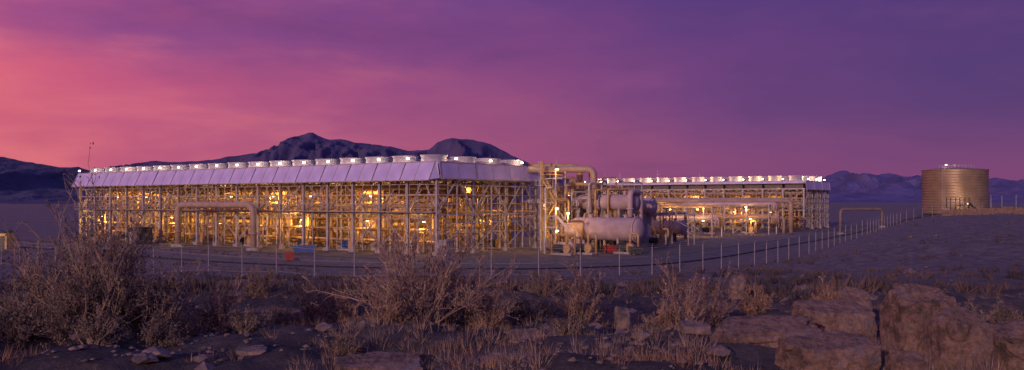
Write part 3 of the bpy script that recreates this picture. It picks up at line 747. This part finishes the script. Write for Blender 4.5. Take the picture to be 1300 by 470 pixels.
put_rock(862,902,408,434,9.8,10,'small angular tan rock',False)
put_rock(780,800,390,400,14,12,'small pale angular rock',False)
put_rock(925,948,350,357,26,15,'small pale rock on the slope',False)
put_rock(300,340,440,452,9.4,18,'small low rock in shadow',False)

# ---------------------------------------------------------------- bushes
M_twig=mat('dry_twig_bark',(.38,.26,.20),(.16,.12,.11),8,.9)
M_twig2=mat('pale_dead_twig',(.42,.29,.23),(.20,.14,.13),8,.9)
M_sage=mat('sage_leaf',(.26,.18,.13),(.06,.055,.05),4,.8)
M_dry=mat('dry_seed_leaf',(.48,.27,.14),(.22,.13,.08),4,.85)
def bush(seed,hh,w,nst,leaf,spread=1.25,rad=.007,sub=10,lo=.62,up=.12):
    R_=random.Random(seed); tw=MB(); lv=MB()
    def chain(p,d,L,k,r0,r1,curl=.12):
        pts=[p.copy()]; q=p.copy(); dd=d.copy(); 
        for i in range(k):
            dd=(dd+Vector((R_.gauss(0,curl),R_.gauss(0,curl),R_.gauss(0,curl)+up*.5))).normalized(); q=q+dd*(L/k); pts.append(q.copy())
        tw.tube(pts,[r0+(r1-r0)*i/k for i in range(k+1)],3,False)
        return pts
    def leafq(p,s):
        a=Vector((R_.gauss(0,1),R_.gauss(0,1),R_.gauss(0,1)+.6)).normalized()*s; b=Vector((R_.gauss(0,1),R_.gauss(0,1),R_.gauss(0,1))).normalized()*s*.35
        lv.add([p,p+a*.5+b,p+a,p+a*.5-b],[(0,1,2,3)])
    for s in range(nst):
        az=R_.uniform(0,2*math.pi); t=R_.random()**.7*spread
        d=Vector((math.cos(az)*math.sin(t),math.sin(az)*math.sin(t),math.cos(t)))
        Lm=1/math.sqrt((math.sin(t)/(w/2))**2+(math.cos(t)/hh)**2)*R_.uniform(lo,1.05)*(1+.2*math.sin(az*3+seed))
        base=Vector((R_.gauss(0,.06*w),R_.gauss(0,.06*w),-.05))
        P=chain(base,d,Lm,6,rad*1.7,rad*.6)
        for b in range(sub):
            i=R_.choice((2,3,3,4,4,5,5,6)); q=P[i]; d2=((P[i]-P[i-1]).normalized()+Vector((R_.gauss(0,.4),R_.gauss(0,.4),R_.gauss(.1,.35)))).normalized()
            P2=chain(q,d2,Lm*R_.uniform(.10,.28),3,rad*.75,rad*.4,.2)
            for c in range(3):
                q2=P2[R_.choice((1,2,3))]; d3=(d2+Vector((R_.gauss(0,.5),R_.gauss(0,.5),R_.gauss(.2,.4)))).normalized()
                P3=chain(q2,d3,Lm*R_.uniform(.05,.12),2,rad*.5,rad*.3,.2)
                for e in range(leaf):
                    leafq(P3[R_.choice((1,2,2))]+Vector((R_.gauss(0,.02),R_.gauss(0,.02),R_.gauss(0,.02))),R_.uniform(.018,.04))
    return tw,lv
TPL={}
def tpl(key,*a,mt=M_twig,ml=M_sage,**k):
    tw,lv=bush(*a,**k); TPL[key]=(tw.mesh('branches',mt),lv.mesh('foliage',ml) if lv.f else None)
tpl('sageA',1,1.5,1.7,95,3,sub=11,lo=.5,spread=1.1)
tpl('sageB',2,1.0,1.5,60,3,sub=9)
tpl('bareA',3,1.2,2.3,70,1,sub=9,mt=M_twig2,ml=M_dry,rad=.0075,spread=1.4)
tpl('bareB',4,1.0,1.0,40,2,sub=8,mt=M_twig2,ml=M_dry)
tpl('dryA',5,.7,.9,40,3,sub=8,mt=M_twig2,ml=M_dry)
tpl('lowA',6,.45,.9,36,3,sub=8,spread=1.4)
def put_bush(key,px,d_,s,label,rz=0,cat='bush',sz=None):
    x,y=W(px,d_); T=thing('desert_shrub',label,cat,(x,y,h(x,y)-.03),rz,'shrubs in the dry scrub')
    T.scale=(s,s,s*(sz or 1))
    part('branches',TPL[key][0],T)
    if TPL[key][1]: part('foliage',TPL[key][1],T)
put_bush('sageA',128,10.3,1.0,'tall spiky sagebrush with tan upper twigs',.3,sz=1.1)
put_bush('sageA',78,10.9,.9,'tall grey-green sagebrush with dense twigs',2.1,sz=1.15)
put_bush('sageB',178,10.4,.85,'bushy sagebrush beside the tall shrub',1.0,sz=1.2)
put_bush('sageB',95,9.9,.75,'bushy tan sagebrush before the tall shrub',3.0)
put_bush('lowA',222,12,1.1,'dark low spreading sagebrush',2.0)
put_bush('dryA',270,11.3,1.0,'orange-brown dry seed-headed shrub')
put_bush('dryA',240,10.8,.7,'small dry seed-headed shrub',1.2)
put_bush('lowA',20,9.8,1.0,'low grey-green spreading shrub',.5)
put_bush('lowA',-5,11.5,1.3,'low sagebrush with dense grey twigs',.9)
put_bush('lowA',120,9.3,.8,'low straggly dry shrub',2.5)
put_bush('lowA',195,9.6,.7,'low straggly dry shrub',1.5)
put_bush('bareA',535,12,1.0,'wide leafless shrub with pale tangled twigs',.4,sz=1.12)
put_bush('bareA',590,12.6,.75,'leafless shrub with pale tangled twigs',2.4)
put_bush('bareB',490,11.5,.75,'leafless pale twiggy shrub',1.4)
put_bush('bareB',622,12,.75,'leafless pale twiggy shrub',3.0)
put_bush('sageB',405,14,.8,'rounded grey-brown desert sagebrush',.2)
put_bush('dryA',432,13.5,.9,'low dry brown shrub',2.2)
put_bush('lowA',352,15,.9,'small grey-brown desert sagebrush',1.2)
put_bush('sageB',330,21,.8,'dark sagebrush on the slope below the fence',.5)
put_bush('sageB',690,24,.8,'dark sagebrush on the slope below the fence',1.5)
put_bush('sageB',470,23,.7,'dark sagebrush on the slope below the fence',2.5)
put_bush('bareB',735,14,.9,'upright dry twiggy shrub',.7)
put_bush('bareB',762,15,.7,'upright dry twiggy shrub',2.7)
put_bush('bareB',865,14.2,1.02,'upright tan dry shrub beside the rocks',.2,sz=1.1)
put_bush('bareB',900,15.5,.95,'upright tan dry shrub beside the rocks',2.8)
put_bush('dryA',845,14.2,.8,'small dry seed-headed shrub',.1)
put_bush('lowA',690,17,.9,'small dark desert sagebrush',.1)
put_bush('lowA',660,13,.9,'low dark spreading shrub',.6)
put_bush('lowA',820,12.5,.8,'low dark spreading shrub',1.6)
put_bush('lowA',720,11,.8,'low dry spreading shrub',1.9)
put_bush('lowA',935,13,1.0,'low dark shrub before the rocks',2.2)
put_bush('dryA',960,17,.9,'dry brown shrub behind the rocks',2.2)
put_bush('dryA',1050,19,.9,'dry brown shrub behind the rocks',1.2)
put_bush('lowA',1230,14,1.0,'low dark shrub behind the rocks',3.2)
put_bush('lowA',1270,16,1.0,'low dark shrub behind the rocks',.2)
put_bush('lowA',440,9.6,.6,'low straggly dry shrub',.2)
put_bush('lowA',310,10.5,.7,'low straggly dry shrub',2.2)

# ---------------------------------------------------------------- ground scrub (stuff)
def tufts(name,n,dr,azr,hs,nb,m,seed,wid=.035,filt=None,thr=.47,fs=3.0):
    r_=np.random.default_rng(seed)
    d_=dr[0]*(dr[1]/dr[0])**r_.random(n) ; az=r_.uniform(azr[0],azr[1],n)
    x=az*d_; y=d_
    keep=fbm(x/fs+9,y/fs,3,seed)>thr
    if filt is not None: keep&=filt(x,y)
    x=x[keep];y=y[keep]; n=len(x)
    z=H(x,y); s=r_.uniform(hs[0],hs[1],n)
    X=np.repeat(x,nb);Y=np.repeat(y,nb);Z=np.repeat(z,nb);S=np.repeat(s,nb); k=len(X)
    a=r_.uniform(0,2*np.pi,k); t=r_.uniform(.05,1.25,k); L=S*r_.uniform(.4,1.1,k)
    bx=X+np.cos(a)*S*.35*r_.random(k); by=Y+np.sin(a)*S*.35*r_.random(k)
    dxx=np.cos(a)*np.sin(t)*L; dyy=np.sin(a)*np.sin(t)*L; dz=np.cos(t)*L
    w=S*wid; pa=r_.uniform(0,2*np.pi,k); wx=np.cos(pa)*w; wy=np.sin(pa)*w
    v=np.stack([np.stack([bx-wx,by-wy,Z-.03],-1),np.stack([bx+wx,by+wy,Z-.03],-1),np.stack([bx+dxx,by+dyy,Z+dz],-1)],1).reshape(-1,3)
    me=bpy.data.meshes.new(name); me.vertices.add(len(v)); me.vertices.foreach_set('co',v.astype(np.float32).ravel())
    me.loops.add(len(v)); me.loops.foreach_set('vertex_index',np.arange(len(v),dtype=np.int32))
    me.polygons.add(k); me.polygons.foreach_set('loop_start',(np.arange(k)*3).astype(np.int32))
    me.update(calc_edges=True); me.materials.append(m)
    solo(name,me,None,None,kind='stuff')
tufts('dry_grass',3200,(7.5,28),(-.7,.7),(.05,.20),16,M_dry,5,.02,None,.54,1.6)
tufts('low_scrub',3400,(7.5,30),(-.7,.7),(.05,.22),22,M_twig,6,.03,None,.53,1.8)
M_scr=mat('distant_scrub_leaf',(.15,.10,.09),(.035,.03,.035),.25,.9)
rx=np.array([c.x for c in catmull(RP)]); ry=np.array([c.y for c in catmull(RP)])
def offroad(x,y):
    k=np.min((rx[None]-x[:,None])**2+(ry[None]-y[:,None])**2,axis=1)>22
    u=(x-O1.x)*AY.x+(y-O1.y)*AY.y
    return k&~((u>-10)&(x<60)&(y>100))
def offroad2(x,y):
    return offroad(x,y)&((x<22+(y-60)*.3)|(fbm(x/7,y/7,3,77)>.55))
tufts('hill_scrub',11000,(22,215),(-.7,.75),(.18,.6),14,M_scr,8,.08,offroad2,.5)
def pebbles(name,n,dr,seed,s0,s1,filt=None):
    r_=random.Random(seed); mb=MB()
    for i in range(n):
        d_=dr[0]*(dr[1]/dr[0])**r_.random(); x=r_.uniform(-.68,.68)*d_; s=r_.uniform(s0,s1)*(1+ (r_.random()<.08)*2.2)
        if float(fbm(x/2.2+30,d_/2.2,3,55))<.5: continue
        if filt and not filt(np.array([x]),np.array([d_]))[0]: continue
        z=h(x,d_); V=[]
        for q in ((1,0,0),(0,1,0),(-1,0,0),(0,-1,0),(0,0,1),(.6,.6,.6),(-.6,.6,.5),(-.6,-.6,.6),(.6,-.6,.5)):
            V.append((x+q[0]*s*r_.uniform(.8,1.3),d_+q[1]*s*r_.uniform(.8,1.3),z+q[2]*s*r_.uniform(.5,.9)))
        mb.add(V,[(0,5,8),(5,4,8),(5,1,6),(5,6,4),(6,2,7),(6,7,4),(7,3,8),(7,8,4),(0,1,5),(1,2,6),(2,3,7),(3,0,8)])
    solo(name,mb.mesh(name,M_stone),None,None,kind='stuff')
pebbles('pebbles',3800,(7.3,26),4,.012,.05)
pebbles('scattered_stones',1600,(26,150),9,.06,.15,offroad)

# ---------------------------------------------------------------- world
w=bpy.data.worlds.new('World'); scene.world=w; w.use_nodes=True
n=w.node_tree.nodes; l=w.node_tree.links
for q in list(n): n.remove(q)
out=n.new('ShaderNodeOutputWorld')
tc=n.new('ShaderNodeTexCoord'); sep=n.new('ShaderNodeSeparateXYZ'); l.new(tc.outputs['Generated'],sep.inputs[0])
def math_(op,a,b=None,c=None):
    q=n.new('ShaderNodeMath'); q.operation=op
    for i,v in enumerate((a,b,c)):
        if v is None: continue
        if isinstance(v,(int,float)): q.inputs[i].default_value=v
        else: l.new(v,q.inputs[i])
    return q.outputs[0]
def wnoise(sx,sy,sz,det=5,rg=.55,off=0,rot=9,dis=0):
    mp=n.new('ShaderNodeMapping'); mp.inputs['Scale'].default_value=(sx,sy,sz); mp.inputs['Location'].default_value=(off,off,0); mp.inputs['Rotation'].default_value=(0,math.radians(rot),0)
    l.new(tc.outputs['Generated'],mp.inputs[0])
    q=n.new('ShaderNodeTexNoise'); q.inputs['Scale'].default_value=1; q.inputs['Detail'].default_value=det; q.inputs['Roughness'].default_value=rg; q.inputs['Distortion'].default_value=dis
    l.new(mp.outputs[0],q.inputs['Vector']); return q.outputs['Fac']
n1=wnoise(2.2,2.2,7,6,.55,3); n2=wnoise(4,4,18,7,.55,11,10,.2); n3=wnoise(5,5,18,6,.5,21,8,.3)
zz=math_('ADD',sep.outputs['Z'],math_('MULTIPLY',math_('SUBTRACT',n1,.5),.17))
xx=math_('ADD',sep.outputs['X'],math_('MULTIPLY',math_('SUBTRACT',n1,.5),.36))
xf=math_('ADD',xx,.55)
xf=math_('DIVIDE',xf,1.1)
def rampN(fac,stops):
    r=n.new('ShaderNodeValToRGB'); e=r.color_ramp.elements
    while len(e)<len(stops): e.new(.5)
    for i,(p_,c_) in enumerate(stops): e[i].position=p_; e[i].color=c_
    l.new(fac,r.inputs['Fac']); return r.outputs['Color']
low=rampN(xf,[(0,lin(204,98,114)),(.2,lin(188,88,120)),(.45,lin(154,74,118)),(.7,lin(130,64,116)),(1,lin(116,60,114))])
mid=rampN(xf,[(0,lin(216,96,120)),(.15,lin(192,84,124)),(.4,lin(140,66,124)),(.65,lin(108,56,120)),(1,lin(84,50,112))])
hig=rampN(xf,[(0,lin(160,76,134)),(.2,lin(122,64,132)),(.5,lin(92,54,124)),(.75,lin(76,48,118)),(1,lin(70,46,112))])
def mr_(v,a,b):
    q=n.new('ShaderNodeMapRange'); q.interpolation_type='SMOOTHSTEP'; q.inputs[1].default_value=a; q.inputs[2].default_value=b; l.new(v,q.inputs[0]); return q.outputs[0]
def wmix(f,a,b,mode='MIX'):
    x=n.new('ShaderNodeMix'); x.data_type='RGBA'; x.blend_type=mode
    if isinstance(f,float): x.inputs[0].default_value=f
    else: l.new(f,x.inputs[0])
    for v,i in ((a,6),(b,7)):
        if isinstance(v,tuple): x.inputs[i].default_value=v
        else: l.new(v,x.inputs[i])
    return x.outputs[2]
c=wmix(mr_(zz,.03,.13),low,mid); c=wmix(mr_(zz,.12,.23),c,hig)
sm=mr_(n2,.47,.74); leftw=mr_(sep.outputs['X'],.1,-.5)
c=wmix(math_('MULTIPLY',math_('MULTIPLY',sm,leftw),.5),c,lin(232,122,126))
dk=mr_(n2,.5,.28)
c=wmix(math_('MULTIPLY',dk,.30),c,lin(86,46,106))
pk=mr_(n3,.50,.78)
c=wmix(math_('MULTIPLY',pk,.09),c,lin(190,104,150))
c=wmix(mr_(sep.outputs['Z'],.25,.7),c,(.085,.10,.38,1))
c=wmix(mr_(sep.outputs['Z'],-.0,-.05),c,(.05,.035,.05,1))
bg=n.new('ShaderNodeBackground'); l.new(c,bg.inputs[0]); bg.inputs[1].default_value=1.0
sky=n.new('ShaderNodeTexSky'); sky.sky_type='NISHITA'; sky.sun_disc=False
SUN=Vector((-.42,-.88,.19)).normalized()
sky.sun_elevation=math.asin(SUN.z); sky.sun_rotation=math.atan2(SUN.x,SUN.y)
bg2=n.new('ShaderNodeBackground'); l.new(sky.outputs[0],bg2.inputs[0]); bg2.inputs[1].default_value=.003
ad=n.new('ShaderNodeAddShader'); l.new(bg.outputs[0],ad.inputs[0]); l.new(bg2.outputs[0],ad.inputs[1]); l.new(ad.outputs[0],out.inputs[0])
S=bpy.data.lights.new('sun','SUN'); S.energy=1.65; S.angle=math.radians(1.2); S.color=(1,.65,.58)
so=bpy.data.objects.new('sun',S); COL.objects.link(so); so.rotation_euler=SUN.to_track_quat('Z','Y').to_euler()
# ---------------------------------------------------------------- camera
cam=bpy.data.cameras.new('camera'); co=bpy.data.objects.new('camera',cam); COL.objects.link(co)
co.location=(0,0,EYE); co.rotation_euler=(math.radians(90),0,0)
cam.sensor_width=36; cam.lens=F/1300*36; cam.shift_y=(HZ-235)/1300; cam.clip_start=.1; cam.clip_end=30000
scene.camera=co
